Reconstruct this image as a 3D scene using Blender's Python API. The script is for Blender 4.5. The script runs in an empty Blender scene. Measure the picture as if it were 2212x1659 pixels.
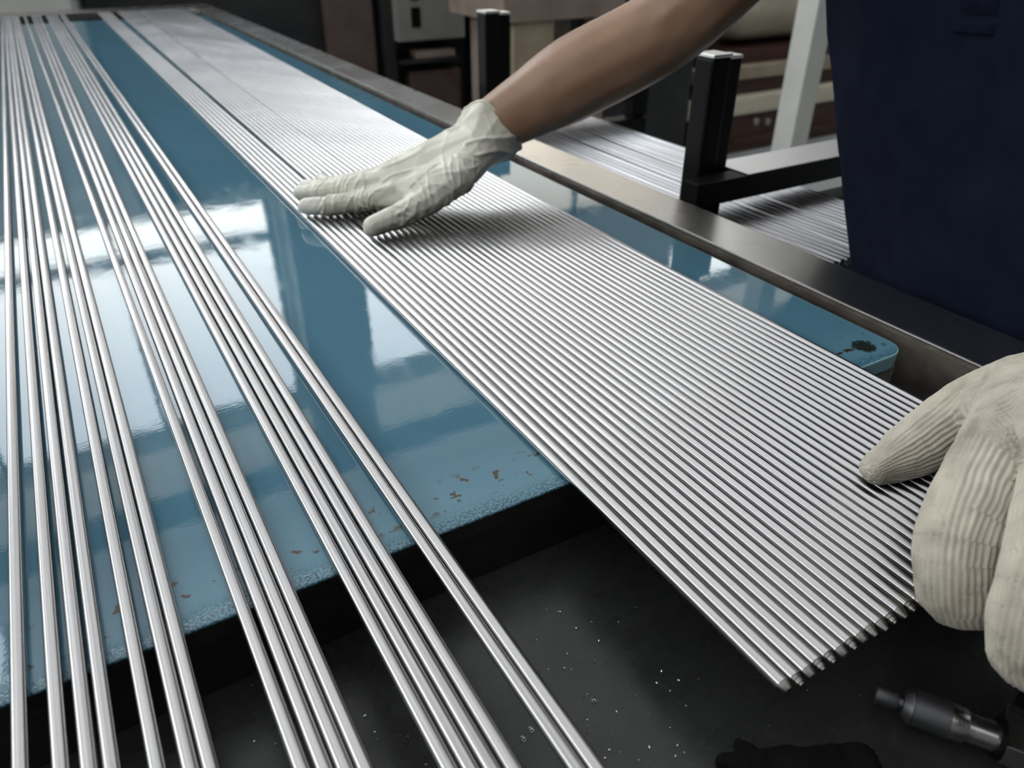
import bpy, bmesh, math, random
import numpy as np
from mathutils import Vector, Matrix, noise

random.seed(7)
S = bpy.context.scene
C = S.collection
PI = math.pi

# ------------------------------------------------------------------ camera
H = 0.285                                   # lens height above the glass plate (z = 0)
FPX = 1597.0                                # focal length in pixels of the 2212 x 1659 frame
PITCH = math.atan(1005 / FPX)
YAW = math.atan(1104 / math.hypot(FPX, 1005))
FW = Vector((math.sin(YAW) * math.cos(PITCH), math.cos(YAW) * math.cos(PITCH), -math.sin(PITCH)))
RT = Vector((math.cos(YAW), -math.sin(YAW), 0))
UP = RT.cross(FW)
cam = bpy.data.objects.new('camera', bpy.data.cameras.new('camera'))
C.objects.link(cam)
cam.matrix_world = Matrix((
    (RT.x, UP.x, -FW.x, 0), (RT.y, UP.y, -FW.y, 0), (RT.z, UP.z, -FW.z, H), (0, 0, 0, 1)))
cam.data.sensor_width = 36
cam.data.lens = 36 * FPX / 2212
cam.data.clip_start = 0.01
cam.data.clip_end = 100
cam.data.dof.use_dof = True
cam.data.dof.focus_distance = 0.46
cam.data.dof.aperture_fstop = 9.0
S.camera = cam

def ray(x, y):
    return FW * FPX + RT * (x - 1106) + UP * (829.5 - y)
def onz(x, y, z=0.0):                       # where a pixel's ray meets height z
    d = ray(x, y)
    return Vector((0, 0, H)) + d * ((z - H) / d.z)
def aty(x, y, Y):                           # where it meets the plane y = Y
    d = ray(x, y)
    return Vector((0, 0, H)) + d * (Y / d.y)

# ------------------------------------------------------------------ light
SKY = 7.0
w = bpy.data.worlds.new('overcast_sky'); S.world = w; w.use_nodes = True
nt = w.node_tree; nt.nodes.clear()
o = nt.nodes.new('ShaderNodeOutputWorld'); b = nt.nodes.new('ShaderNodeBackground')
tc = nt.nodes.new('ShaderNodeTexCoord'); sp = nt.nodes.new('ShaderNodeSeparateXYZ')
cr = nt.nodes.new('ShaderNodeValToRGB')
cr.color_ramp.elements[0].position = 0.25; cr.color_ramp.elements[0].color = (1.0, 0.97, 0.91, 1)
cr.color_ramp.elements[1].position = 0.62; cr.color_ramp.elements[1].color = (0.86, 0.93, 1.06, 1)
nt.links.new(tc.outputs['Generated'], sp.inputs[0]); nt.links.new(sp.outputs['Z'], cr.inputs[0])
nt.links.new(cr.outputs[0], b.inputs[0]); nt.links.new(b.outputs[0], o.inputs[0])
b.inputs[1].default_value = SKY
vs = S.view_settings
vs.view_transform = 'Standard'; vs.look = 'None'; vs.gamma = 1; vs.use_curve_mapping = False
vs.exposure = -0.10
S.cycles.use_denoising = True
S.cycles.max_bounces = 7
S.cycles.adaptive_threshold = 0.02
S.cycles.diffuse_bounces = 3
S.cycles.glossy_bounces = 4
S.cycles.caustics_reflective = False
S.cycles.caustics_refractive = False
S.cycles.sample_clamp_indirect = 6.0

# ------------------------------------------------------------------ materials
def mat(name, col, rough=0.5, metal=0.0, spec=0.5, **kw):
    m = bpy.data.materials.new(name); m.use_nodes = True
    p = m.node_tree.nodes['Principled BSDF']
    p.inputs['Base Color'].default_value = (*col, 1)
    p.inputs['Roughness'].default_value = rough
    p.inputs['Metallic'].default_value = metal
    p.inputs['Specular IOR Level'].default_value = spec
    for k, v in kw.items():
        p.inputs[k].default_value = v
    return m
def N(m, t, **kw):
    n = m.node_tree.nodes.new(t)
    for k, v in kw.items():
        if k in n.inputs: n.inputs[k].default_value = v
        else: setattr(n, k, v)
    return n
def L(m, a, b): m.node_tree.links.new(a, b)
def P(m): return m.node_tree.nodes['Principled BSDF']
def coords(m, scale=(1, 1, 1), kind='Object'):
    t = N(m, 'ShaderNodeTexCoord'); mp = N(m, 'ShaderNodeMapping')
    mp.inputs['Scale'].default_value = scale
    L(m, t.outputs[kind], mp.inputs[0]); return mp.outputs[0]
def noise_tex(m, vec, scale, detail=4, rough=0.55):
    n = N(m, 'ShaderNodeTexNoise'); n.inputs['Scale'].default_value = scale
    n.inputs['Detail'].default_value = detail; n.inputs['Roughness'].default_value = rough
    L(m, vec, n.inputs['Vector']); return n.outputs['Fac']
def ramp(m, fac, stops):
    r = N(m, 'ShaderNodeValToRGB'); e = r.color_ramp.elements
    while len(e) < len(stops): e.new(0.5)
    for q, (pos, c) in zip(e, stops):
        q.position = pos; q.color = (*c, 1) if len(c) == 3 else c
    L(m, fac, r.inputs[0]); return r.outputs[0]
def bump(m, h, strength=0.3, dist=0.001):
    bn = N(m, 'ShaderNodeBump'); bn.inputs['Strength'].default_value = strength
    bn.inputs['Distance'].default_value = dist
    L(m, h, bn.inputs['Height']); L(m, bn.outputs[0], P(m).inputs['Normal']); return bn
def vary(m, scale, c0, c1, lo=0.35, hi=0.65, sc=(1, 1, 1), detail=4):
    L(m, ramp(m, noise_tex(m, coords(m, sc), scale, detail), [(lo, c0), (hi, c1)]), P(m).inputs['Base Color'])
def math_node(m, op, a, b=None, clamp=False):
    n = N(m, 'ShaderNodeMath'); n.operation = op; n.use_clamp = clamp
    for i, v in enumerate((a, b)):
        if v is None: continue
        if isinstance(v, (int, float)): n.inputs[i].default_value = v
        else: L(m, v, n.inputs[i])
    return n.outputs[0]
def mixc(m, fac, a, b):
    n = N(m, 'ShaderNodeMix'); n.data_type = 'RGBA'
    if isinstance(fac, (int, float)): n.inputs[0].default_value = fac
    else: L(m, fac, n.inputs[0])
    for i, v in ((6, a), (7, b)):
        if isinstance(v, tuple): n.inputs[i].default_value = (*v, 1)
        else: L(m, v, n.inputs[i])
    return n.outputs[2]

M = {}
# drawn steel of the rods: fine lengthwise scratches
def rod_mat(name, col, r0, r1):
    m = mat(name, col, 0.25, 1.0)
    v = coords(m, (900, 3.0, 900))
    n = noise_tex(m, v, 1.0, 3)
    L(m, ramp(m, n, [(0.3, (r0,) * 3), (0.7, (r1,) * 3)]), P(m).inputs['Roughness'])
    L(m, mixc(m, ramp(m, noise_tex(m, coords(m, (700, 1.2, 700)), 1.0, 4), [(0.36, (0, 0, 0)), (0.62, (1, 1, 1))]), tuple(0.72 * c for c in col), tuple(1.06 * c for c in col)), P(m).inputs['Base Color'])
    v2 = coords(m, (1, 0.35, 1)); n2 = noise_tex(m, v2, 260, 3)
    bump(m, n2, 0.010, 0.0004)
    # centreless-ground bars: fine marks run around the bar and spread light along it
    vt = N(m, 'ShaderNodeVectorTransform'); vt.vector_type = 'VECTOR'; vt.convert_from = 'OBJECT'; vt.convert_to = 'WORLD'
    vt.inputs[0].default_value = (0, 1, 0); L(m, vt.outputs[0], P(m).inputs['Tangent'])
    P(m).inputs['Anisotropic'].default_value = 0.76
    return m
M['rod'] = rod_mat('drawn_steel', (0.65, 0.637, 0.64), 0.20, 0.29)
M['tip'] = mat('turned_tip_steel', (0.27, 0.265, 0.255), 0.32, 1.0)
M['rackrod'] = rod_mat('rack_rod_steel', (0.62, 0.61, 0.63), 0.24, 0.34)

# painted blue sheet under clear glass: gloss, spatter and worn rim
def plate_material():
    m = mat('blue_backed_glass', (0.1, 0.27, 0.38), 0.025, 0.0, 0.5)
    P(m).inputs['IOR'].default_value = 1.52
    t = N(m, 'ShaderNodeTexCoord'); s = N(m, 'ShaderNodeSeparateXYZ'); L(m, t.outputs['Object'], s.inputs[0])
    vec = t.outputs['Object']
    y = s.outputs['Y']; x = s.outputs['X']                      # plate origin: world x, y of its front edge = 0
    base = ramp(m, noise_tex(m, vec, 3.0, 3), [(0.3, (0.080, 0.192, 0.265)), (0.7, (0.090, 0.212, 0.29))])
    # paler blue towards the front edge
    near = ramp(m, y, [(0.0, (1, 1, 1)), (0.055, (0, 0, 0))])
    base = mixc(m, math_node(m, 'MULTIPLY', near, 0.35), base, (0.17, 0.36, 0.45))
    # dark frosting right at the edge
    sp_ = ramp(m, noise_tex(m, vec, 620, 2), [(0.47, (0, 0, 0)), (0.53, (1, 1, 1))])
    wob = math_node(m, 'ADD', y, math_node(m, 'MULTIPLY', math_node(m, 'SUBTRACT', noise_tex(m, vec, 16, 2), 0.5), 0.022))
    edge = ramp(m, wob, [(0.004, (1, 1, 1)), (0.013, (0, 0, 0))])
    base = mixc(m, math_node(m, 'MULTIPLY', math_node(m, 'MULTIPLY', sp_, edge), 0.8), base, (0.02, 0.07, 0.10))
    # rust coming through in a band behind the edge
    rn = ramp(m, noise_tex(m, vec, 105, 3, 0.5), [(0.61, (0, 0, 0)), (0.63, (1, 1, 1))])
    b1 = ramp(m, y, [(0.012, (0, 0, 0)), (0.017, (1, 1, 1)), (0.036, (1, 1, 1)), (0.042, (0, 0, 0))])
    base = mixc(m, math_node(m, 'MULTIPLY', rn, b1), base, (0.06, 0.034, 0.018))
    # black branching stain at the chamfered corner
    dx = math_node(m, 'SUBTRACT', x, 0.496); dy = math_node(m, 'SUBTRACT', y, 0.021)
    rr = math_node(m, 'SQRT', math_node(m, 'ADD', math_node(m, 'MULTIPLY', dx, dx), math_node(m, 'MULTIPLY', dy, dy)))
    disc = ramp(m, rr, [(0.004, (1, 1, 1)), (0.018, (0, 0, 0))])
    st = math_node(m, 'MULTIPLY', disc, noise_tex(m, vec, 420, 5, 0.75))
    st = ramp(m, st, [(0.30, (0, 0, 0)), (0.33, (1, 1, 1))])
    base = mixc(m, st, base, (0.02, 0.025, 0.02))
    # chips of pale paint / dried splashes along the far side of the plate
    ch = ramp(m, noise_tex(m, vec, 60, 4), [(0.70, (0, 0, 0)), (0.72, (1, 1, 1))])
    bx = ramp(m, x, [(0.485, (0, 0, 0)), (0.50, (1, 1, 1))])
    by = ramp(m, y, [(0.16, (0, 0, 0)), (0.2, (1, 1, 1)), (0.42, (1, 1, 1)), (0.5, (0, 0, 0))])
    base = mixc(m, math_node(m, 'MULTIPLY', math_node(m, 'MULTIPLY', ch, bx), by), base, (0.5, 0.5, 0.42))
    L(m, base, P(m).inputs['Base Color'])
    # slight waviness and droplets of oil
    n1 = noise_tex(m, coords(m, (1, 1.0, 1)), 22, 2)
    n2 = noise_tex(m, coords(m, (1, 2.2, 1)), 210, 2)
    dr = ramp(m, noise_tex(m, vec, 420, 1), [(0.80, (0, 0, 0)), (0.86, (1, 1, 1))])
    h = math_node(m, 'ADD', math_node(m, 'MULTIPLY', n1, 0.30), math_node(m, 'MULTIPLY', n2, 0.035))
    h = math_node(m, 'ADD', h, math_node(m, 'MULTIPLY', dr, 0.25))
    h = math_node(m, 'ADD', h, math_node(m, 'MULTIPLY', math_node(m, 'MULTIPLY', noise_tex(m, vec, 700, 2), edge), 1.6))
    bump(m, h, 0.5, 0.0006)
    # smeared oil: patches a little rougher
    L(m, ramp(m, noise_tex(m, coords(m, (3, 1, 1)), 14, 5), [(0.45, (0.015,) * 3), (0.75, (0.09,) * 3)]), P(m).inputs['Roughness'])
    return m
M['plate'] = plate_material()
M['glass_edge'] = mat('glass_edge', (0.30, 0.52, 0.56), 0.12, 0.0, 0.6)

def steel(name, c0, c1, r, metal=0.9, sc=12):
    m = mat(name, c0, r, metal)
    vary(m, sc, c0, c1, 0.3, 0.7, detail=6)
    n = noise_tex(m, coords(m), 55, 5)
    L(m, ramp(m, n, [(0.3, (r * 0.75,) * 3), (0.75, (min(1, r * 1.5),) * 3)]), P(m).inputs['Roughness'])
    bump(m, noise_tex(m, coords(m), 300, 4), 0.08, 0.0006)
    return m
m = M['rail'] = mat('worn_rail_steel', (0.56, 0.54, 0.52), 0.2, 1.0)
vary(m, 5, (0.53, 0.51, 0.485), (0.60, 0.58, 0.56), 0.2, 0.8, (1.5, 1, 1), 3)
L(m, ramp(m, noise_tex(m, coords(m), 7, 2), [(0.3, (0.25,) * 3), (0.75, (0.30,) * 3)]), P(m).inputs['Roughness'])
M['rail_dark'] = steel('oxidised_rail_side', (0.045, 0.035, 0.028), (0.13, 0.11, 0.095), 0.6, 0.0, 30)
M['tray'] = steel('blackened_tray_steel', (0.020, 0.021, 0.0205), (0.036, 0.037, 0.035), 0.26, 0.1, 9)
M['black_bar'] = steel('black_oily_bar', (0.008, 0.008, 0.008), (0.02, 0.018, 0.016), 0.45, 0.0, 40)
M['black_paint'] = mat('satin_black_paint', (0.004, 0.004, 0.0045), 0.45, 0.0, 0.15)
bump(M['black_paint'], noise_tex(M['black_paint'], coords(M['black_paint']), 400, 3), 0.05, 0.0005)
M['bar_top'] = mat('bright_bar_steel', (0.88, 0.86, 0.86), 0.34, 1.0)  # bright metal; on the crossbar top it paints reflected light
M['pad'] = mat('beige_pad', (0.24, 0.22, 0.18), 0.8); vary(M['pad'], 160, (0.12, 0.11, 0.09), (0.30, 0.28, 0.23))

# skin
m = M['skin'] = mat('skin', (0.40, 0.24, 0.16), 0.42, 0, 0.45)
vary(m, 18, (0.255, 0.14, 0.082), (0.345, 0.20, 0.125), 0.3, 0.7)
P(m).inputs['Subsurface Weight'].default_value = 0.12
P(m).inputs['Subsurface Radius'].default_value = (0.02, 0.008, 0.004)
P(m).inputs['Subsurface Scale'].default_value = 0.3
bump(m, noise_tex(m, coords(m), 420, 3), 0.12, 0.0008)
# latex glove
m = M['latex'] = mat('cream_latex', (0.74, 0.72, 0.64), 0.36, 0, 0.5)
vary(m, 30, (0.72, 0.69, 0.58), (0.80, 0.775, 0.67))
P(m).inputs['Subsurface Weight'].default_value = 0.15
P(m).inputs['Subsurface Radius'].default_value = (0.01, 0.008, 0.006)
P(m).inputs['Subsurface Scale'].default_value = 0.3
bump(m, noise_tex(m, coords(m, (1, 1, 1)), 90, 2), 0.15, 0.0012)
# knitted cotton: stitch coordinates come with the mesh
m = M['cotton'] = mat('grey_knit_cotton', (0.52, 0.49, 0.42), 0.95, 0, 0.1)
P(m).inputs['Sheen Weight'].default_value = 0.3
at = N(m, 'ShaderNodeAttribute'); at.attribute_name = 'stitch'
s = N(m, 'ShaderNodeSeparateXYZ'); L(m, at.outputs['Vector'], s.inputs[0])
v1 = math_node(m, 'SINE', math_node(m, 'MULTIPLY', math_node(m, 'ADD', s.outputs['Y'], math_node(m, 'MULTIPLY', math_node(m, 'ABSOLUTE', math_node(m, 'SINE', math_node(m, 'MULTIPLY', s.outputs['X'], PI / 0.0028))), 0.0008)), 2 * PI / 0.0019))
fz = noise_tex(m, coords(m), 900, 3)
h = math_node(m, 'ADD', math_node(m, 'MULTIPLY', v1, 0.10), math_node(m, 'MULTIPLY', fz, 0.8))
bump(m, h, 0.30, 0.0008)
cbase = ramp(m, noise_tex(m, coords(m), 55, 5), [(0.30, (0.40, 0.36, 0.295)), (0.62, (0.59, 0.54, 0.455))])
dirt = ramp(m, noise_tex(m, coords(m), 24, 4), [(0.66, (0, 0, 0)), (0.76, (1, 1, 1))])
L(m, mixc(m, math_node(m, 'MULTIPLY', dirt, 0.6), cbase, (0.17, 0.14, 0.13)), P(m).inputs['Base Color'])
# cloth
def cloth(name, c0, c1, rough=0.9):
    m = mat(name, c0, rough, 0, 0.1); vary(m, 40, c0, c1)
    wv = N(m, 'ShaderNodeTexWave'); wv.inputs['Scale'].default_value = 420; wv.bands_direction = 'DIAGONAL'
    L(m, coords(m), wv.inputs['Vector']); bump(m, wv.outputs['Fac'], 0.15, 0.0004)
    P(m).inputs['Sheen Weight'].default_value = 0.0
    return m
M['navy'] = cloth('navy_twill', (0.0068, 0.0096, 0.0235), (0.0095, 0.0132, 0.030))
M['navy_dark'] = cloth('navy_trim', (0.0055, 0.0078, 0.019), (0.008, 0.011, 0.025))
M['trousers'] = cloth('charcoal_work_cloth', (0.02, 0.02, 0.024), (0.03, 0.03, 0.035))
M['black_knit'] = cloth('black_knit', (0.003, 0.003, 0.0035), (0.006, 0.006, 0.0065))
M['hair'] = mat('black_hair', (0.012, 0.010, 0.009), 0.5)
M['eye'] = mat('eye_white', (0.75, 0.73, 0.70), 0.2)
M['iris'] = mat('dark_iris', (0.03, 0.018, 0.012), 0.2)
M['lips'] = mat('lips', (0.36, 0.15, 0.12), 0.4)
M['shoe'] = mat('black_leather', (0.015, 0.014, 0.013), 0.45)
# room
def wallm(name, c0, c1, r=0.85, sc=2.5):
    m = mat(name, c0, r); vary(m, sc, c0, c1, 0.3, 0.7, detail=6); bump(m, noise_tex(m, coords(m), 30, 4), 0.1, 0.004); return m
M['concrete'] = wallm('floor_concrete', (0.30, 0.32, 0.31), (0.44, 0.46, 0.45), 0.6)
M['wall'] = wallm('white_wall_paint', (0.66, 0.66, 0.64), (0.76, 0.76, 0.74))
M['wall_dark'] = wallm('dark_wall_paint', (0.10, 0.10, 0.10), (0.18, 0.175, 0.17))  # dark tone chosen so these unseen walls return little light
def translucent_sheet(name, c0, c1, t):
    m = wallm(name, c0, c1, 0.6)
    tl = N(m, 'ShaderNodeBsdfTranslucent'); tl.inputs[0].default_value = (t, t * 0.965, t * 0.90, 1)
    ad = N(m, 'ShaderNodeAddShader'); outp = [q for q in m.node_tree.nodes if q.type == 'OUTPUT_MATERIAL'][0]
    L(m, P(m).outputs[0], ad.inputs[0]); L(m, tl.outputs[0], ad.inputs[1]); L(m, ad.outputs[0], outp.inputs[0])
    return m
M['roof'] = translucent_sheet('light_passing_roof', (0.52, 0.54, 0.56), (0.62, 0.63, 0.64), 0.118)  # translucency added so the unseen roof glows as soft top light
M['cladding'] = translucent_sheet('fibreglass_cladding', (0.52, 0.52, 0.50), (0.62, 0.62, 0.60), 0.16)
M['frosted'] = translucent_sheet('frosted_glazing', (0.5, 0.5, 0.5), (0.55, 0.55, 0.55), 0.46)
M['beam'] = mat('dark_beam_paint', (0.06, 0.07, 0.08), 0.5)
m = M['pane'] = bpy.data.materials.new('window_glass'); m.use_nodes = True
t_ = m.node_tree; t_.nodes.clear()
oo = t_.nodes.new('ShaderNodeOutputMaterial'); mx = t_.nodes.new('ShaderNodeMixShader')
tr = t_.nodes.new('ShaderNodeBsdfTransparent'); gl = t_.nodes.new('ShaderNodeBsdfGlossy')
tr.inputs[0].default_value = (0.93, 0.95, 0.95, 1); gl.inputs['Roughness'].default_value = 0.03
mx.inputs[0].default_value = 0.06; t_.links.new(tr.outputs[0], mx.inputs[1]); t_.links.new(gl.outputs[0], mx.inputs[2]); t_.links.new(mx.outputs[0], oo.inputs[0])
M['frame'] = mat('window_frame_paint', (0.20, 0.22, 0.23), 0.5)
M['machine_dark'] = wallm('dark_machine_paint', (0.012, 0.013, 0.015), (0.028, 0.028, 0.030), 0.45, 6)
M['machine_red'] = wallm('rusty_red_paint', (0.085, 0.05, 0.045), (0.13, 0.09, 0.08), 0.6, 8)
M['brown'] = wallm('brown_machine_paint', (0.055, 0.022, 0.016), (0.085, 0.036, 0.026), 0.45, 10)
M['cream'] = wallm('cream_machine_paint', (0.60, 0.54, 0.41), (0.72, 0.66, 0.52), 0.5, 6)
M['panel_grey'] = wallm('grey_panel_paint', (0.22, 0.21, 0.195), (0.28, 0.27, 0.25), 0.5, 6)
M['pale_grey'] = wallm('pale_grey_paint', (0.55, 0.55, 0.52), (0.66, 0.65, 0.62), 0.5, 6)
M['wood'] = wallm('raw_board', (0.30, 0.24, 0.17), (0.44, 0.36, 0.26), 0.8, 9)
M['wood_beam'] = wallm('greyed_plank', (0.22, 0.165, 0.135), (0.32, 0.25, 0.21), 0.8, 9)
M['red_plastic'] = mat('red_button_plastic', (0.35, 0.02, 0.03), 0.4)
M['bolt'] = mat('zinc_bolt', (0.45, 0.42, 0.40), 0.35, 0.8)
M['chrome'] = mat('satin_chrome', (0.55, 0.55, 0.55), 0.25, 1.0)
M['knurl'] = mat('knurled_steel', (0.14, 0.14, 0.15), 0.4, 0.9)
bump(M['knurl'], noise_tex(M['knurl'], coords(M['knurl']), 4000, 1), 0.35, 0.0002)
M['ink'] = mat('black_engraving', (0.01, 0.01, 0.01), 0.6)
M['swarf'] = mat('bright_swarf', (0.7, 0.7, 0.7), 0.25, 1.0)

# ------------------------------------------------------------------ helpers
def setp(o, label=None, cat=None, group=None, kind=None):
    if label: o['label'] = label
    if cat: o['category'] = cat
    if group: o['group'] = group
    if kind: o['kind'] = kind
    return o
def link(name, me, material=None, parent=None, smooth=False):
    o = bpy.data.objects.new(name, me); C.objects.link(o)
    if material is not None and not me.materials: me.materials.append(M[material])
    if parent is not None: o.parent = parent
    if smooth:
        for p in me.polygons: p.use_smooth = True
    return o
def from_bm(name, bm, material=None, parent=None, smooth=False):
    bmesh.ops.recalc_face_normals(bm, faces=bm.faces[:])
    me = bpy.data.meshes.new(name); bm.to_mesh(me); bm.free()
    return link(name, me, material, parent, smooth)
def empty(name, loc=(0, 0, 0), rz=0):
    o = bpy.data.objects.new(name, None); C.objects.link(o); o.location = loc; o.rotation_euler = (0, 0, rz)
    o.empty_display_size = 0.05
    return o
def add_box(bm, lo, hi, mtx=None):
    vs_ = [bm.verts.new((x, y, z)) for x in (lo[0], hi[0]) for y in (lo[1], hi[1]) for z in (lo[2], hi[2])]
    for f in ((0, 1, 3, 2), (4, 6, 7, 5), (0, 4, 5, 1), (2, 3, 7, 6), (0, 2, 6, 4), (1, 5, 7, 3)):
        bm.faces.new([vs_[i] for i in f])
    if mtx is not None: bmesh.ops.transform(bm, matrix=mtx, verts=vs_)
    return vs_
def box(name, lo, hi, material, parent=None, bevel=0.0, seg=2):
    bm = bmesh.new(); add_box(bm, lo, hi)
    if bevel:
        bmesh.ops.recalc_face_normals(bm, faces=bm.faces[:])
        bmesh.ops.bevel(bm, geom=bm.edges[:], offset=bevel, segments=seg, affect='EDGES', profile=0.6)
    return from_bm(name, bm, material, parent)
def boxes(name, lst, material, parent=None):
    bm = bmesh.new()
    for lo, hi in lst: add_box(bm, lo, hi)
    return from_bm(name, bm, material, parent)
def lathe(name, prof, n, axis, material, parent=None, smooth=True, bm=None):
    """prof: (station, radius) along the axis; axis 'x','y','z'"""
    own = bm is None
    bm = bm or bmesh.new(); rings = []
    def pt(s, r, a):
        c, d = r * math.cos(a), r * math.sin(a)
        return {'x': (s, c, d), 'y': (d, s, c), 'z': (c, d, s)}[axis]
    for s_, r in prof:
        rings.append([bm.verts.new(pt(s_, r, 2 * PI * k / n)) for k in range(n)])
    for a, b_ in zip(rings, rings[1:]):
        for k in range(n): bm.faces.new((a[k], a[(k + 1) % n], b_[(k + 1) % n], b_[k]))
    bm.faces.new(rings[0][::-1]); bm.faces.new(rings[-1])
    if not own: return None
    ob = from_bm(name, bm, material, parent)
    if smooth:
        for p in ob.data.polygons: p.use_smooth = len(p.vertices) == 4
        try: ob.data.set_sharp_from_angle(angle=math.radians(35))
        except Exception: pass
    return ob
def prism(name, outline, z0, z1, material, parent=None, bevel=0.0):
    bm = bmesh.new()
    lo = [bm.verts.new((x, y, z0)) for x, y in outline]; hi = [bm.verts.new((x, y, z1)) for x, y in outline]
    n = len(outline)
    for k in range(n): bm.faces.new((lo[k], lo[(k + 1) % n], hi[(k + 1) % n], hi[k]))
    bm.faces.new(lo[::-1]); top = bm.faces.new(hi)
    bmesh.ops.recalc_face_normals(bm, faces=bm.faces[:])
    if bevel:
        bmesh.ops.bevel(bm, geom=list(top.edges), offset=bevel, segments=2, affect='EDGES', profile=0.6)
    return from_bm(name, bm, material, parent)
def tube(bm, pts, r, n=8, closed=False):
    pts = [Vector(p) for p in pts]; rings = []; cnt = len(pts)
    t0 = (pts[1] - pts[0]).normalized(); ref = Vector((0, 0, 1)) if abs(t0.z) < 0.9 else Vector((1, 0, 0))
    u = t0.cross(ref).normalized()
    for i, p in enumerate(pts):
        a = pts[(i + 1) % cnt] if (closed or i < cnt - 1) else p
        b_ = pts[i - 1] if (closed or i > 0) else p
        t = (a - b_).normalized(); u = (u - t * u.dot(t)).normalized(); v = t.cross(u)
        rr = r[i] if isinstance(r, (list, tuple)) else r
        rings.append([bm.verts.new(p + (u * math.cos(2 * PI * k / n) + v * math.sin(2 * PI * k / n)) * rr) for k in range(n)])
    m_ = cnt if closed else cnt - 1
    for i in range(m_):
        a, b_ = rings[i], rings[(i + 1) % cnt]
        for k in range(n): bm.faces.new((a[k], a[(k + 1) % n], b_[(k + 1) % n], b_[k]))
    if not closed: bm.faces.new(rings[0][::-1]); bm.faces.new(rings[-1])

# organic forms: hulls over balls, merged and smoothed into one surface
_ico = None
def ico():
    global _ico
    if _ico is None:
        bm = bmesh.new(); bmesh.ops.create_icosphere(bm, subdivisions=2, radius=1)
        _ico = [v.co.copy() for v in bm.verts]; bm.free()
    return _ico
def hull(bm, balls):
    vs_ = []
    for c, r in balls:
        r = Vector(r) if isinstance(r, (tuple, list, Vector)) else Vector((r, r, r))
        vs_ += [bm.verts.new(Vector(c) + Vector((p.x * r.x, p.y * r.y, p.z * r.z))) for p in ico()]
    res = bmesh.ops.convex_hull(bm, input=vs_)
    dead = [g for g in res['geom_interior'] + res['geom_unused'] if isinstance(g, bmesh.types.BMVert)]
    bmesh.ops.delete(bm, geom=list(set(dead)), context='VERTS')
def organic(name, hulls, voxel, smooth_it=6, material=None, parent=None):
    bm = bmesh.new()
    for h_ in hulls: 
        b2 = bmesh.new(); hull(b2, h_)
        bmesh.ops.recalc_face_normals(b2, faces=b2.faces[:])
        tmp = bpy.data.meshes.new('t'); b2.to_mesh(tmp); b2.free(); bm.from_mesh(tmp); bpy.data.meshes.remove(tmp)
    me = bpy.data.meshes.new(name); bm.to_mesh(me); bm.free()
    ob = bpy.data.objects.new('work', me); C.objects.link(ob)
    r = ob.modifiers.new('r', 'REMESH'); r.mode = 'VOXEL'; r.voxel_size = voxel; r.use_smooth_shade = True
    if smooth_it:
        s_ = ob.modifiers.new('s', 'SMOOTH'); s_.factor = 0.5; s_.iterations = smooth_it
    dg = bpy.context.evaluated_depsgraph_get(); dg.update()
    out = bpy.data.meshes.new_from_object(ob.evaluated_get(dg)); out.name = name
    bpy.data.objects.remove(ob); bpy.data.meshes.remove(me)
    for p in out.polygons: p.use_smooth = True
    o_ = link(name, out, material, parent)
    return o_
def cut_open(me, co, no):
    """remove the end beyond a plane; leaves an open edge"""
    bm = bmesh.new(); bm.from_mesh(me)
    bmesh.ops.bisect_plane(bm, geom=bm.verts[:] + bm.edges[:] + bm.faces[:], plane_co=co, plane_no=no, clear_outer=True)
    bm.to_mesh(me); bm.free()

# ------------------------------------------------------------------ the room
FZ = -0.92
BY = 6.5                                                    # back wall
def el(z6):                                                 # heights measured on a wall 6 m off, carried to the real wall
    return (z6 + H) * BY / 6 - H
setp(box('floor', (-6, -4, FZ - 0.1), (9, 7, FZ), 'concrete'), kind='structure')
WZ0, WZ1 = el(1.60), el(3.52)
wins = [(-5.2, el(1.36) - 0.0 if False else 1.37, WZ0, WZ1), (2.10, 3.1, el(2.5), WZ1), (3.3, 6.0, el(0.85), el(2.3)), (6.1, 7.4, el(2.95), WZ1)]
lst = [((-6, BY, FZ), (wins[2][0], BY + 0.2, WZ0)), ((wins[2][0], BY, FZ), (wins[2][1], BY + 0.2, wins[2][2])), ((wins[2][1], BY, FZ), (9, BY + 0.2, WZ0)), ((-6, BY, WZ1), (9, BY + 0.2, WZ1 + 0.14))]
xs = -6
for x0, x1, z0, z1 in wins:
    lst.append(((xs, BY, WZ0), (x0, BY + 0.2, WZ1))); xs = x1
    if z0 > WZ0 + 0.01: lst.append(((x0, BY, WZ0), (x1, BY + 0.2, z0)))
    if z1 < WZ1: lst.append(((x0, BY, z1), (x1, BY + 0.2, WZ1)))
lst.append(((xs, BY, WZ0), (9, BY + 0.2, WZ1)))
setp(boxes('wall_back', lst, 'wall'), kind='structure')
bm = bmesh.new(); prev = None
for k in range(481):
    x = -6 + 15 * k / 480; yy = BY + 0.1 + 0.02 * math.sin(2 * PI * x / 0.25)
    cur = (bm.verts.new((x, yy, WZ1 + 0.14)), bm.verts.new((x, yy, 5.0)))
    if prev: bm.faces.new((prev[0], prev[1], cur[1], cur[0]))
    prev = cur
setp(from_bm('trim_5', bm, 'cladding', None, True), kind='structure')
def portal(loc, rot, sx, sy):
    l = bpy.data.lights.new('portal', 'AREA'); l.shape = 'RECTANGLE'; l.size = sx; l.size_y = sy; l.cycles.is_portal = True
    o_ = bpy.data.objects.new('window_portal', l); C.objects.link(o_); o_.location = loc; o_.rotation_euler = rot
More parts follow.
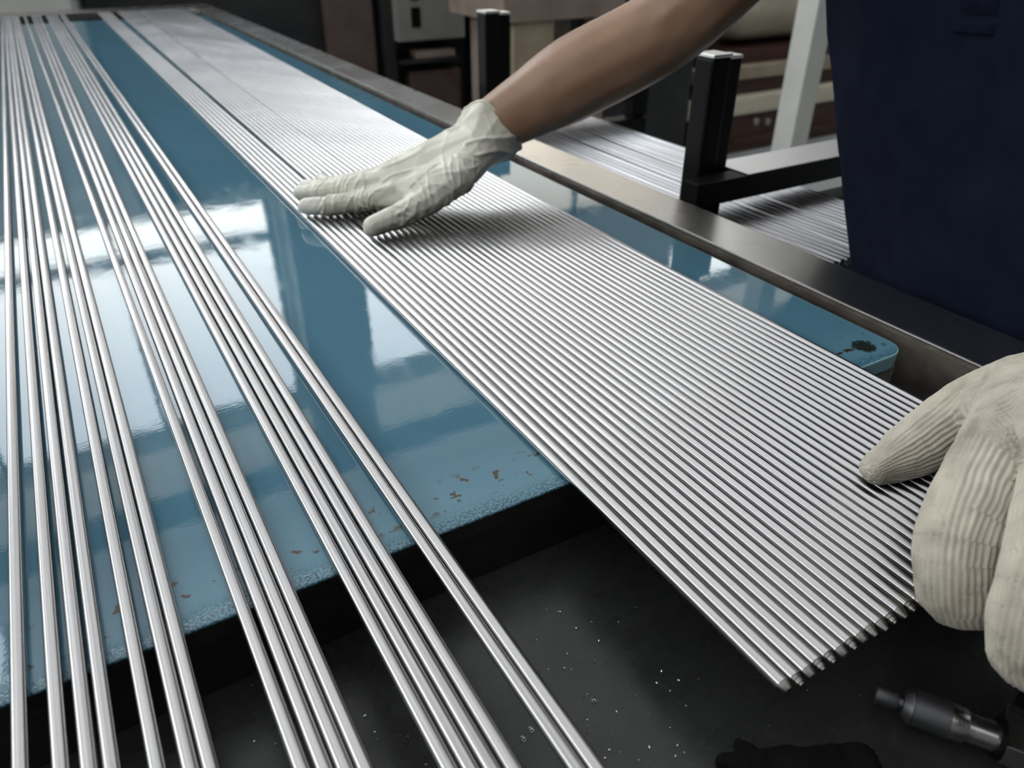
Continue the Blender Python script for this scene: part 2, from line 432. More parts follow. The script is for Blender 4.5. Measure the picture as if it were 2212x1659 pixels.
for i, (x0, x1, z0, z1) in enumerate(wins):
    wn = setp(empty('window_%d' % (i + 1), ((x0 + x1) / 2, BY + 0.1, z0)), kind='structure')
    hx = (x1 - x0) / 2; hz = z1 - z0
    boxes('window_frame', [((-hx, -0.05, 0), (hx, 0.05, 0.05)), ((-hx, -0.05, hz - 0.05), (hx, 0.05, hz)),
          ((-hx, -0.05, 0.05), (-hx + 0.05, 0.05, hz - 0.05)), ((hx - 0.05, -0.05, 0.05), (hx, 0.05, hz - 0.05))], 'frame', wn)
    if i == 0: boxes('transom', [((-hx + 0.05, -0.06, 0.33), (hx - 0.05, 0.06, 0.41))], 'frame', wn)
    nm = max(1, round(2 * hx / 1.3))
    for k in range(1, nm):
        xx = -hx + 2 * hx * k / nm
        box('mullion', (xx - 0.02, -0.04, 0.05), (xx + 0.02, 0.04, hz - 0.05), 'frame', wn)
    for k in range(nm):
        a = -hx + 2 * hx * k / nm; b_ = -hx + 2 * hx * (k + 1) / nm
        box('pane', (a + 0.02, -0.004, 0.03), (b_ - 0.02, 0.004, hz - 0.03), 'frosted' if i == 2 else 'pane', wn)
    if i != 2: portal(((x0 + x1) / 2, BY - 0.02, (z0 + z1) / 2), (-PI / 2, 0, 0), x1 - x0, hz)
# left wall with a long window
LZ0, LZ1 = 1.9, 3.3
setp(boxes('wall_left', [((-6.2, -4, FZ), (-6, 7, LZ0)), ((-6.2, -4, LZ1), (-6, 7, 5.8)), ((-6.2, -4, LZ0), (-6, -3, LZ1)), ((-6.2, 6, LZ0), (-6, 7, LZ1))], 'wall'), kind='structure')
wn = setp(empty('window_5', (-6.1, 1.5, LZ0)), kind='structure')
hz = LZ1 - LZ0
boxes('window_frame', [((-0.05, -4.5, 0), (0.05, 4.5, 0.06)), ((-0.05, -4.5, hz - 0.06), (0.05, 4.5, hz)), ((-0.05, -4.5, 0.06), (0.05, -4.44, hz - 0.06)), ((-0.05, 4.44, 0.06), (0.05, 4.5, hz - 0.06))], 'frame', wn)
for k in range(1, 6): box('mullion', (-0.04, -4.5 + k * 1.5 - 0.03, 0.06), (0.04, -4.5 + k * 1.5 + 0.03, hz - 0.06), 'frame', wn)
for k in range(6): box('pane', (-0.004, -4.5 + k * 1.5 + 0.03, 0.03), (0.004, -3 + k * 1.5 - 0.03, hz - 0.03), 'pane', wn)
portal((-5.98, 1.5, (LZ0 + LZ1) / 2), (0, -PI / 2, 0), hz, 9)
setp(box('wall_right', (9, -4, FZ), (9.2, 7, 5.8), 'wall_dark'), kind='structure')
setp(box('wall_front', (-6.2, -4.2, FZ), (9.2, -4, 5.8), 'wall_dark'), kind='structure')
# corrugated roof with two rooflights
def rz_(y): return 4.85 + (BY - y) * 0.07
def sheet(bm, x0, x1, y0, y1):
    n = int((x1 - x0) / 0.03125); prev = None
    for k in range(n + 1):
        x = x0 + (x1 - x0) * k / n; h_ = 0.03 * math.sin(2 * PI * x / 0.25)
        cur = (bm.verts.new((x, y0, rz_(y0) + h_)), bm.verts.new((x, y1, rz_(y1) + h_)))
        if prev: bm.faces.new((prev[0], prev[1], cur[1], cur[0]))
        prev = cur
lights = [(-3.6, -1.6, 5.2, 5.9)]
bm = bmesh.new()
sheet(bm, -6.2, 9.2, 5.9, 6.7); sheet(bm, -6.2, -3.6, 5.2, 5.9); sheet(bm, -1.6, 9.2, 5.2, 5.9)
sheet(bm, -6.2, 9.2, -4.2, 5.2)
setp(from_bm('ceiling', bm, 'roof', None, True), kind='structure')
for k, (x0, x1, y0, y1) in enumerate(lights):
    wn = setp(empty('window_%d' % (6 + k), ((x0 + x1) / 2, (y0 + y1) / 2, rz_((y0 + y1) / 2))), kind='structure')
    hx = (x1 - x0) / 2; hy = (y1 - y0) / 2
    nn = max(1, int(round(2 * hx / 1.25)))
    for q in range(nn + 1):
        xx = -hx + 2 * hx * q / nn
        box('glazing_bar', (xx - 0.02, -hy, -0.03), (xx + 0.02, hy, 0.03), 'frame', wn)
    for q in range(nn):
        box('pane', (-hx + 2 * hx * q / nn + 0.02, -hy, -0.004), (-hx + 2 * hx * (q + 1) / nn - 0.02, hy, 0.004), 'pane', wn)
    wn.rotation_euler = (-math.atan(0.07), 0, 0)
    portal(((x0 + x1) / 2, (y0 + y1) / 2, rz_((y0 + y1) / 2) - 0.08), (-math.atan(0.07), 0, 0), x1 - x0, y1 - y0)
for k, (y0, z0, z1) in enumerate([(6.25, 4.42, 4.72), (3.6, 4.8, 5.0), (-0.2, 5.05, 5.25)]):
    setp(box('trim_%d' % (k + 1), (-6, y0, z0), (9, y0 + 0.12, z1), 'beam'), kind='structure')
setp(box('trim_4', (1.40, BY - 0.35, FZ), (1.98, BY - 0.02, 4.42), 'beam'), kind='structure')   # pillar between the windows

# ------------------------------------------------------------------ the inspection table
TRAY = -0.047
RX0, RX1 = 0.547, 0.613
FYI, FYO = 3.32, 3.46                                        # far rail
LX0, LX1 = -0.62, -0.55                                      # left rail, out of the picture
T0 = -0.22                                                   # front end of the table
tb = setp(empty('inspection_table', (0, 1.6, FZ)), 'long steel inspection table with worn flat rails and a dark lower tray', 'table')
tb_off = Vector((0, -1.6, -FZ))
def tpart(o_):
    o_.location = tb_off; return o_
tpart(box('side_rail', (RX0, T0, -0.06), (RX1, FYO, 0.0), 'rail', tb, 0.0015))
tpart(box('side_rail', (LX0, T0, -0.06), (LX1, FYO, 0.0), 'rail', tb, 0.0015))
tpart(box('end_rail', (LX1 + 0.001, FYI, -0.06), (RX0 - 0.001, FYO, 0.0), 'rail', tb, 0.0015))
tpart(box('rail_face_plate', (RX0 - 0.003, T0 + 0.01, TRAY + 0.0005), (RX0 - 0.0002, FYI - 0.01, -0.004), 'rail_dark', tb))
tpart(box('rail_face_plate', (LX1 + 0.0002, T0 + 0.01, TRAY + 0.0005), (LX1 + 0.003, FYI - 0.01, -0.004), 'rail_dark', tb))
tpart(box('corner_tab', (RX0 - 0.03, FYI - 0.12, -0.012), (RX0 - 0.004, FYI - 0.004, -0.002), 'bar_top', tb, 0.001))
tpart(box('tray', (LX0, T0, TRAY - 0.008), (RX1, FYO, TRAY), 'tray', tb))
tpart(box('support_bar', (LX1 + 0.006, 0.2785, TRAY + 0.0004), (0.43, 0.34, -0.0125), 'black_bar', tb, 0.001))
tpart(box('support_bar', (LX1 + 0.006, 1.60, TRAY + 0.0004), (0.52, 1.68, -0.0125), 'black_bar', tb, 0.001))
tpart(box('support_bar', (LX1 + 0.006, 2.90, TRAY + 0.0004), (0.52, 3.02, -0.0125), 'black_bar', tb, 0.001))
for x in (LX0 + 0.01, RX1 - 0.07):
    for y in (T0 + 0.02, 1.6, FYO - 0.08):
        tpart(box('leg', (x, y, FZ), (x + 0.06, y + 0.06, TRAY - 0.008), 'black_paint', tb, 0.002))
for y in (T0 + 0.03, FYO - 0.07):
    tpart(box('stretcher', (LX0 + 0.07, y, FZ + 0.2), (RX1 - 0.07, y + 0.04, FZ + 0.24), 'black_paint', tb))
pd = setp(box('rubber_pad', (-0.035, -0.02, 0), (0.035, 0.02, -0.0125 - TRAY - 0.0005), 'pad', None, 0.002), 'small worn beige packing block under the chamfered plate corner', 'block')
pd.location = (0.480, 0.300, TRAY + 0.0003)

# the glass plate, its front right corner cut off
PX0, PX1, PY0, PY1 = -0.540, 0.522, 0.278, 3.03
out = [(PX0, PY0), (0.43, PY0), (0.498, PY0)]
for k in range(6):                                           # rounded chamfer
    a = -PI / 2 + (PI / 2) * k / 5
    out.append((0.504 + 0.018 * math.cos(a), PY0 + 0.016 + 0.016 * math.sin(a)))
out += [(PX1, PY1), (PX0, PY1)]
out = [(x, y - PY0) for x, y in out]
gp = prism('glass_plate', out, -0.012, 0.0, 'plate', None, 0.0012)
gp.location = (0, PY0, 0)
gp.data.materials.append(M['glass_edge']); gp.data.materials.append(M['black_bar'])
for p in gp.data.polygons:
    if p.normal.z < 0.98: p.material_index = 1
    if p.normal.y < -0.99 and p.center.x < 0.43: p.material_index = 2
    elif 0.02 < p.normal.z < 0.98 and p.normal.y < -0.1 and p.center.x < 0.43: p.material_index = 0
setp(gp, 'long glossy blue-backed glass plate with a chipped speckled front edge', 'glass plate')

# ------------------------------------------------------------------ steel rods
RR = 0.0033; RZ = RR + 0.0002
RLEN = 3.125
def rod_mesh(r, length, n=18):
    bm = bmesh.new()
    lathe(None, [(0.0, r * 0.93), (0.0004, r), (length - 0.0006, r), (length, r * 0.85)], n, 'y', None, bm=bm)
    bmesh.ops.recalc_face_normals(bm, faces=bm.faces[:])
    me = bpy.data.meshes.new('rod'); bm.to_mesh(me); bm.free(); me.materials.append(M['rod'])
    for p in me.polygons: p.use_smooth = len(p.vertices) == 4
    return me
ROD = rod_mesh(RR, RLEN)
def tip_mesh(kind):
    r = RR
    prof = {0: [(0, r * 0.80), (-0.0012, r * 0.80), (-0.0014, r * 0.66), (-0.0032, r * 0.6), (-0.0033, r * 0.40), (-0.0042, r * 0.36)],
            1: [(0, r * 0.97), (-0.0034, r * 0.62), (-0.0037, r * 0.55)],
            2: [(0, r * 0.95), (-0.0010, r * 0.9), (-0.0040, r * 0.46), (-0.0046, r * 0.40)],
            3: [(0, r * 0.85), (-0.0015, r * 0.82), (-0.0028, r * 0.62), (-0.0034, r * 0.6)]}[kind]
    o_ = lathe('turned_tip', prof, 14, 'y', 'tip'); me = o_.data; bpy.data.objects.remove(o_); return me
TIPS = [tip_mesh(k) for k in range(4)]
def rod(x_near, x_far, y_near, label, group, y_far=3.23, name='steel_rod', tip=True):
    o_ = bpy.data.objects.new(name, ROD); C.objects.link(o_)
    o_.location = (x_near, y_near, RZ)
    o_.rotation_euler = (0, random.uniform(-3, 3), -math.atan2(x_far - x_near, y_far - y_near))
    setp(o_, label, 'rod', group)
    if tip:
        t = bpy.data.objects.new('turned_tip', random.choice(TIPS)); C.objects.link(t); t.parent = o_
    return o_
def bent_rod(xn, xf, y0, label, group):
    bm = bmesh.new(); L_ = RLEN; st = [0.0, 0.0004] + [L_ * k / 16 for k in range(1, 16)] + [L_ - 0.0006, L_]
    rad = [RR * 0.93] + [RR] * (len(st) - 2) + [RR * 0.85]
    g_ = lambda y: (max(0.0, y / L_ - 0.12) / 0.88) ** 1.15
    tube(bm, [((xf - xn) * g_(y), y, 0) for y in st], rad, 18)
    o_ = from_bm('steel_rod', bm, 'rod')
    for p in o_.data.polygons: p.use_smooth = len(p.vertices) == 4
    o_.location = (xn, y0, RZ); setp(o_, label, 'rod', group)
    t = bpy.data.objects.new('turned_tip', random.choice(TIPS)); C.objects.link(t); t.parent = o_
    t.rotation_euler = (0, random.uniform(-3, 3), 0)
ONES = ['', 'first', 'second', 'third', 'fourth', 'fifth', 'sixth', 'seventh', 'eighth', 'ninth', 'tenth', 'eleventh', 'twelfth', 'thirteenth', 'fourteenth', 'fifteenth', 'sixteenth', 'seventeenth', 'eighteenth', 'nineteenth']
def nth(n): return ONES[n] if n < 20 else {20: 'twentieth', 30: 'thirtieth'}.get(n, {2: 'twenty-', 3: 'thirty-'}[n // 10] + ONES[n % 10])
# the tight row under the hands: 6 + 9 + 21 rods, drifting apart towards the far end
pitch = 0.00718
x_at = lambda i: 0.2036 + i * pitch
for i in range(36):
    xn = x_at(i)
    if i < 6: xf = 0.2070 + i * 0.0071
    elif i < 15: xf = 0.2705 + (i - 6) * 0.0071
    else: xf = 0.3378 + (i - 15) * 0.0076
    lab = 'polished rod in the tight row under the hands, %s from the bare blue strip' % nth(i + 1)
    grp = 'rods in the tight row under the hands'
    if i == 0: lab = 'outermost polished rod of the tight row, edging the bare strip of blue plate'; grp = None
    elif i == 35: lab = 'last polished rod of the tight row, nearest the rail beside the worker'; grp = None
    bent_rod(xn, xf, 0.1155 + random.uniform(-0.0007, 0.0007), lab, grp)
# loose rods on the free half, located where they cross the lower frame edge and the far end
def loose(px_near, px_far, label, group):
    a = onz(px_near, 1659, RZ); f_ = onz(px_far, 36, RZ)
    dx = (f_.x - a.x) / (f_.y - a.y)
    y0 = 0.112 + random.uniform(-0.006, 0.006)
    xn = a.x + (y0 - a.y) * dx
    xf = a.x + (3.23 - a.y) * dx
    rod(xn, xf, y0, label, group)
gA = 'rods of the loosely spread set'
for q_, (pn, pf) in enumerate(((-60, -1.5), (45, 5.5), (132, 11.5), (193, 17), (243, 22), (340, 28), (411, 33.3), (456, 38.5))):
    loose(pn, pf, 'shiny steel rod of the loosely spread set, %s counted from the nearest four-rod bundle' % nth(8 - q_), gA)
for q_, (pn, pf) in enumerate(((650, 54), (699, 71), (744, 78), (788, 86))):
    loose(pn, pf, 'steel rod in the four-rod bundle beside the loosely spread set, %s from that set' % nth(q_ + 1), 'four rods beside the loose set')
for q_, (pn, pf) in enumerate(((968, 103), (1014, 109.5), (1060, 116), (1107, 123))):
    loose(pn, pf, 'steel rod in the four-rod bundle beside the lone pair, %s from that pair' % nth(4 - q_), 'four rods beside the pair')
for pn, pf, l_ in ((1243, 134, 'steel rod of the lone pair, on the side facing the four-rod bundle'), (1287, 140.5, 'steel rod of the lone pair, bordering the bare blue strip')):
    loose(pn, pf, l_, 'pair of rods by the bare blue strip')

# ------------------------------------------------------------------ rack of rods beside the table
RKZ = -0.060
def rack_frame(y, name_label):
    e = setp(empty('rod_rack', (0.69, y, FZ)), name_label, 'rack')
    def bp(nm, lo, hi, mm, bev=0.0015):
        o_ = box(nm, (lo[0] - 0.69, lo[1] - y, lo[2] - FZ), (hi[0] - 0.69, hi[1] - y, hi[2] - FZ), mm, e, bev); return o_
    bp('post', (0.682, y - 0.0121, RKZ - 0.08), (0.712, y + 0.020, 0.145), 'black_paint', 0.004)
    bp('post', (0.7135, y - 0.004, RKZ - 0.08), (0.738, y + 0.020, 0.141), 'black_paint', 0.004)
    bp('post_cap', (0.682, y - 0.012, 0.1452), (0.712, y + 0.020, 0.149), 'bar_top', 0.0008)
    bp('post_cap', (0.7135, y - 0.004, 0.1412), (0.738, y + 0.020, 0.145), 'bar_top', 0.0008)
    bp('crossbar', (0.655, y - 0.042, -0.024), (0.739, y - 0.0125, 0.006), 'black_paint', 0.001)
    bp('crossbar', (0.7395, y - 0.042, -0.024), (1.029, y + 0.024, 0.006), 'black_paint', 0.001)
    bp('crossbar_top_shine', (0.740, y - 0.041, 0.0062), (1.0, y + 0.023, 0.0075), 'bar_top', 0.0003)  # added bright strip stands for light reflecting off the black crossbar
    bp('bearer', (0.640, y - 0.02, RKZ - 0.04), (1.06, y + 0.02, RKZ - 0.0075), 'black_paint')
    bp('post', (1.03, y - 0.012, RKZ - 0.0075), (1.06, y + 0.02, 0.145), 'black_paint', 0.003)
    bp('leg', (0.66, y - 0.02, FZ), (0.70, y + 0.02, RKZ - 0.04), 'black_paint')
    bp('leg', (1.02, y - 0.02, FZ), (1.06, y + 0.02, RKZ - 0.04), 'black_paint')
rack_frame(0.705, 'black cradle rack with a twin-tube post, beside the navy shirt')
rack_frame(1.270, 'black cradle rack further along, in front of the wooden bench')
rm = rod_mesh(0.0055, 0.80, 14); rm.materials.clear(); rm.materials.append(M['rackrod'])
k = 0; x = 0.665
while x < 0.935:
    o_ = bpy.data.objects.new('stock_rod', rm); C.objects.link(o_)
    o_.location = (x, max(0.510, x * 0.659 - 0.008), RKZ - 0.0018 + random.choice((0, 0, 0.0003)))
    o_.rotation_euler = (0, random.uniform(-3, 3), 0)
    setp(o_, 'bright thick steel rod lying on the black rack behind the table rail', 'rod', 'rods on the rack')
    x += 0.0116 + random.choice((0, 0, 0.0, 0.001, 0.006)); k += 1

# ------------------------------------------------------------------ bones -> local coordinates on a glove
def bone_coords(me, bones):
    """bones: (a, b, radius, ref). Per vertex: rib coordinate u, length coordinate v, blended over the nearest bones."""
    n = len(me.vertices); co = np.empty(n * 3); me.vertices.foreach_get('co', co); co = co.reshape(-1, 3)
    D = []; U = []; V = []; T = []
    for a, b_, r, ref, ru in bones:
        a = np.array(a); b_ = np.array(b_); ax = b_ - a; ln = np.linalg.norm(ax); ax = ax / ln
        rf = np.array(ref, float); rf -= ax * rf.dot(ax); rf /= np.linalg.norm(rf); sd = np.cross(ax, rf)
        rel = co - a; t = rel @ ax; tc_ = np.clip(t, 0, ln)
        perp = rel - np.outer(tc_, ax); d = np.linalg.norm(perp, axis=1) - r
        ang = np.arctan2(rel @ sd, rel @ rf)
        D.append(d); U.append(ang * ru); V.append(t); T.append(tc_ / ln)
    D = np.array(D); U = np.array(U); V = np.array(V); T = np.array(T)
    k = D.argmin(0); idx = np.arange(n)
    return co, k, U[k, idx], V[k, idx], T[k, idx], D
def normals(me):
    n = len(me.vertices); no = np.empty(n * 3); me.vertices.foreach_get('normal', no); return no.reshape(-1, 3)
def chain(bones, pts, radii, ref):
    ru = sum(radii) / len(radii); rf = Vector(ref); d0 = None
    for i in range(len(pts) - 1):
        d = (pts[i + 1] - pts[i]).normalized()
        if d0 is not None: rf = d0.rotation_difference(d) @ rf
        rf = rf - d * rf.dot(d); d0 = d
        bones.append((tuple(pts[i]), tuple(pts[i + 1]), (radii[i] + radii[i + 1]) / 2, tuple(rf), ru))
def chain_hulls(hl, pts, radii):
    for i in range(len(pts) - 1): hl.append([(pts[i], radii[i]), (pts[i + 1], radii[i + 1])])

# ------------------------------------------------------------------ the worker
pr = setp(empty('person', (0.80, 0.32, FZ)), 'person in a navy shirt leaning over the rods, one latex and one cotton glove', 'person')
def pp(o_):
    o_.location = (-0.80, -0.32, -FZ); return o_
V = Vector
# right arm
wrist = onz(1022, 318, 0.069); cuff = onz(1068, 270, 0.086)
fore = aty(1250, 165, 0.695); elbow = aty(1428, 68, 0.640); upper = aty(1572, -62, 0.592)
shR = V((0.725, 0.525, 0.415)); shL = V((0.745, 0.165, 0.40))
# left arm
wristL = V((0.475, 0.085, 0.100)); elbowL = V((0.66, -0.035, 0.185)); 
chest = V((0.775, 0.375, 0.28)); waist = V((0.79, 0.305, 0.0)); hips = V((0.815, 0.29, -0.10)); neck = V((0.715, 0.35, 0.47)); head = V((0.655, 0.36, 0.60))
def spline(ps, rs, n):
    ps_, rs_ = [], []
    for i in range(len(ps) - 1):
        p0, p1, p2, p3 = ps[max(0, i - 1)], ps[i], ps[i + 1], ps[min(len(ps) - 1, i + 2)]
        q = [rs[max(0, i - 1)], rs[i], rs[i + 1], rs[min(len(ps) - 1, i + 2)]]
        for k in range(n):
            t = k / n; a = -0.5 * t + t * t - 0.5 * t ** 3; b_ = 1 - 2.5 * t * t + 1.5 * t ** 3; c = 0.5 * t + 2 * t * t - 1.5 * t ** 3; d = -0.5 * t * t + 0.5 * t ** 3
            ps_.append(p0 * a + p1 * b_ + p2 * c + p3 * d); rs_.append(q[0] * a + q[1] * b_ + q[2] * c + q[3] * d)
    return ps_ + [ps[-1]], rs_ + [rs[-1]]
ap, ar = spline([cuff, cuff.lerp(fore, 0.5), fore, elbow, upper, shR], [0.0315, 0.0385, 0.0445, 0.0425, 0.0430, 0.058], 5)
ARM = [[(ap[k], ar[k]), (ap[k + 1], ar[k + 1])] for k in range(len(ap) - 1)]
skin = [
    [(cuff.lerp(wrist, 0.5), (0.027, 0.028, 0.027)), (cuff, 0.0305)], *ARM,
    [(wristL, 0.029), (wristL.lerp(elbowL, 0.6), 0.043)], [(wristL.lerp(elbowL, 0.6), 0.043), (elbowL, 0.044)], [(elbowL, 0.042), (shL, 0.052)],
    [(shR, 0.055), (shL, 0.055), (chest, (0.07, 0.11, 0.08))], [(chest, (0.07, 0.11, 0.08)), (waist, (0.08, 0.12, 0.08)), (hips, (0.09, 0.13, 0.07))],
    [(neck - V((0.0, 0, 0.05)), 0.062), (head - V((-0.03, 0, 0.08)), 0.055)],
    [(head, (0.092, 0.074, 0.095)), (head + V((-0.035, 0, -0.075)), (0.05, 0.045, 0.04))], [(head + V((0.02, 0, 0.02)), (0.088, 0.077, 0.09))],
    [(head + V((-0.092, 0, 0.0)), 0.010), (head + V((-0.108, 0, -0.03)), 0.013)],
    [(head + V((-0.094, 0.012, -0.034)), 0.008), (head + V((-0.094, -0.012, -0.034)), 0.008)],
    [(head + V((0.01, 0.076, -0.01)), (0.018, 0.010, 0.030))], [(head + V((0.01, -0.076, -0.01)), (0.018, 0.010, 0.030))],
    [(head + V((-0.086, 0.035, 0.022)), 0.010), (head + V((-0.086, -0.035, 0.022)), 0.010)],
]
body = pp(organic('body', skin, 0.004, 6, 'skin', pr)); body['label'] = 'bare brown forearm and upper arm'
for sgn in (1, -1):
    e_ = lathe('eye', [(-0.012 * math.cos(a), max(0.0005, 0.012 * math.sin(a))) for a in [PI * k / 8 for k in range(9)]], 12, 'x', 'eye', body)
    e_.location = head + V((-0.0745, 0.031 * sgn, 0.004))
    i_ = lathe('iris', [(-0.0125, 0.003), (-0.0115, 0.0055), (-0.010, 0.006)], 12, 'x', 'iris', body); i_.location = e_.location
    bb = bmesh.new(); tube(bb, [head + V((-0.095, 0.016 * sgn, 0.026)), head + V((-0.096, 0.034 * sgn, 0.031)), head + V((-0.086, 0.052 * sgn, 0.026))], [0.002, 0.0035, 0.0015], 6)
    from_bm('eyebrow', bb, 'hair', body)
bb = bmesh.new(); tube(bb, [head + V((-0.075, 0.026, -0.072)), head + V((-0.088, 0.010, -0.070)), head + V((-0.089, 0, -0.072)), head + V((-0.088, -0.010, -0.070)), head + V((-0.075, -0.026, -0.072))], [0.002, 0.005, 0.0045, 0.005, 0.002], 8)
from_bm('mouth', bb, 'lips', body, True)
pp(organic('hair', [[(head + V((0.035, 0, 0.035)), (0.092, 0.085, 0.088))], [(head + V((-0.03, 0, 0.075)), (0.060, 0.066, 0.034)), (head + V((0.05, 0, 0.04)), (0.08, 0.08, 0.08))], [(head + V((0.075, 0, -0.03)), (0.04, 0.06, 0.05))]], 0.006, 4, 'hair', pr))

# navy polo shirt: hangs straight down from the chest past the table edge
TL = [  # centre, half-depth, half-width, height: sections of the hanging cloth
    (V((0.755, 0.385, 0.40)), (0.085, 0.195, 0.06)), (V((0.772, 0.418, 0.28)), (0.125, 0.214, 0.05)), (V((0.782, 0.392, 0.18)), (0.128, 0.214, 0.05)),
    (V((0.787, 0.340, 0.06)), (0.130, 0.210, 0.05)), (V((0.790, 0.300, -0.06)), (0.130, 0.206, 0.05)), (V((0.800, 0.285, -0.20)), (0.130, 0.205, 0.05))]
sh = []
for (c0, r0), (c1, r1) in zip(TL, TL[1:]): sh.append([(c0, r0), (c1, r1)])
sh.append([(shR, 0.072), (shL, 0.072), (TL[0][0], TL[0][1])])
slvR = elbow.lerp(shR, 0.62); slvL = elbowL.lerp(shL, 0.55)
sh += [[(shR, 0.073), (slvR, 0.070)], [(shL, 0.073), (slvL, 0.070)], [(neck - V((0, 0, 0.05)), 0.075), (TL[0][0], (0.08, 0.12, 0.05))]]
shirt = pp(organic('shirt', sh, 0.0045, 8, 'navy', pr)); shirt['label'] = 'navy twill polo shirt'
# hanging folds
me = shirt.data; n = len(me.vertices); no = normals(me)
co = np.empty(n * 3); me.vertices.foreach_get('co', co); co = co.reshape(-1, 3)
for i in range(n):
    x, y, z = co[i]
    q = noise.noise(V((x * 9, (y + 0.25 * z) * 13, z * 3.2))) * 0.0055 + noise.noise(V((x * 22, (y - 0.5 * z) * 26, z * 7))) * 0.0022
    f_ = min(1, max(0, (0.40 - z) / 0.1))
    co[i] += no[i] * q * f_
me.vertices.foreach_set('co', co.ravel()); me.update()
# placket with its stitched box, buttons and collar
pl_a = aty(2110, 68, 0.40)
def on_shirt(px, py):
    """first hit of the pixel's ray with the shirt"""
    d = ray(px, py).normalized(); o0 = V((0, 0, H))
    off = V(pr.location) + V(shirt.location)
    hit, loc, nrm, _ = shirt.ray_cast(o0 - off, d)
    return (loc + off, nrm) if hit else (None, None)
bpy.context.view_layer.update()
def patch(name, quad, lift, material, nx=8, ny=6):
    """a strip of cloth laid on the shirt over four pixel corners"""
    bm = bmesh.new(); g = []
    for j in range(ny + 1):
        row = []
        for i in range(nx + 1):
            s_, t = i / nx, j / ny
            px = (quad[0][0] * (1 - s_) + quad[1][0] * s_) * (1 - t) + (quad[3][0] * (1 - s_) + quad[2][0] * s_) * t
            py = (quad[0][1] * (1 - s_) + quad[1][1] * s_) * (1 - t) + (quad[3][1] * (1 - s_) + quad[2][1] * s_) * t
            p_, n_ = on_shirt(px, py)
            if p_ is None: bm.free(); return None
            edge = i in (0, nx) or j in (0, ny)
            row.append(bm.verts.new(p_ + n_ * (lift * (-0.5 if edge else 1)) - V(pr.location) - V(shirt.location)))
        g.append(row)
    for j in range(ny):
        for i in range(nx): bm.faces.new((g[j][i], g[j][i + 1], g[j + 1][i + 1], g[j + 1][i]))
    o_ = from_bm(name, bm, material, shirt, True); return o_
patch('placket', [(2085, -260), (2190, -250), (2160, 45), (2068, 38)], 0.0022, 'navy_dark', 8, 14)
patch('placket_box', [(2068, 38), (2160, 45), (2150, 82), (2048, 72)], 0.0030, 'navy_dark', 8, 6)
bb = bmesh.new()
ring = []
for k in range(24):
    a = 2 * PI * k / 24; ring.append(neck + V((0.068 * math.cos(a) - 0.008, 0.074 * math.sin(a), 0.012 - 0.022 * math.cos(a + PI) * -1)))
tube(bb, ring, 0.012, 8, True)
from_bm('collar', bb, 'navy_dark', shirt, True)
# trousers and shoes
tr_ = []
for sgn in (1, -1):
    hp = hips + V((0.0, 0.085 * sgn, -0.05)); kn = V((0.845, 0.29 + 0.11 * sgn, -0.44)); an = V((0.85, 0.29 + 0.12 * sgn, FZ + 0.09))
    tr_ += [[(hp, (0.085, 0.082, 0.08)), (kn, 0.065)], [(kn, 0.065), (an, 0.052)], [(an, 0.052), (an - V((0, 0, 0.025)), 0.053)]]
tr_.append([(hips + V((0, 0.06, 0)), (0.105, 0.105, 0.09)), (hips + V((0, -0.06, 0)), (0.105, 0.105, 0.09))])
pp(organic('trousers', tr_, 0.007, 5, 'trousers', pr))
for sgn in (1, -1):
    c0 = V((0.86, 0.29 + 0.12 * sgn, FZ + 0.046))
    pp(organic('shoe', [[(c0, (0.045, 0.042, 0.044)), (c0 + V((-0.15, 0.01 * sgn, -0.012)), (0.045, 0.044, 0.032))]], 0.006, 3, 'shoe', pr))

# ---- latex glove, right hand: fingers flat on the rods, thumb spread towards the lens
RT_ = 2 * RR + 0.0007                                           # top of the rods
idx = [onz(856, 410, 0.039), onz(775, 434, 0.022), onz(708, 446, RT_ + 0.0112), onz(662, 446, RT_ + 0.0098)]
mid = [onz(838, 384, 0.047), onz(760, 402, 0.033), onz(700, 413, 0.0235), onz(650, 416, RT_ + 0.0105)]
rng = [onz(838, 384, 0.047) + V((0.006, 0.022, -0.004)), mid[1] + V((0.004, 0.024, -0.004)), mid[2] + V((0.006, 0.023, -0.004)), mid[3] + V((0.012, 0.022, -0.0005))]
pky = [rng[0] + V((0.008, 0.021, -0.008)), rng[1] + V((0.010, 0.024, -0.007)), rng[2] + V((0.014, 0.023, -0.003)), rng[3] + V((0.026, 0.022, -0.0005))]
thb = [onz(985, 385, 0.052), onz(925, 432, 0.034), onz(862, 466, 0.0235), onz(806, 489, RT_ + 0.0112)]
rI = [0.0125, 0.0118, 0.0112, 0.0098]; rM = [0.0130, 0.0120, 0.0110, 0.0096]; rR = [0.0125, 0.0112, 0.0105, 0.009]; rP = [0.0115, 0.0095, 0.009, 0.008]; rT = [0.019, 0.0155, 0.0135, 0.0112]
hl = []
for pts, rd in ((idx, rI), (mid, rM), (rng, rR), (pky, rP), (thb, rT)):
    chain_hulls(hl, pts, rd)
    dd = (pts[3] - pts[2]).normalized(); hl.append([(pts[3], rd[3]), (pts[3] + dd * 0.0058 - V((0, 0, 0.0022)), 0.0058)])
hl.append([(idx[0], 0.011), (idx[0].lerp(idx[1], 0.75), 0.0095), (thb[1], 0.011)])
wr_a = wrist + V((0, -0.012, 0)); wr_b = wrist + V((0.004, 0.016, 0.002))
palm_pts = [(idx[0], 0.0130), (mid[0], 0.0135), (rng[0], 0.013), (pky[0], 0.012), (wr_a, 0.024), (wr_b, 0.025)]
hl.append(palm_pts[:]); hl.append([(thb[0], 0.020), (wr_a, 0.023), (idx[0], 0.012)]); hl.append([(thb[0], 0.019), (thb[1], 0.0155), (idx[0], 0.010)])
far_c = cuff + (cuff - wrist).normalized() * 0.03
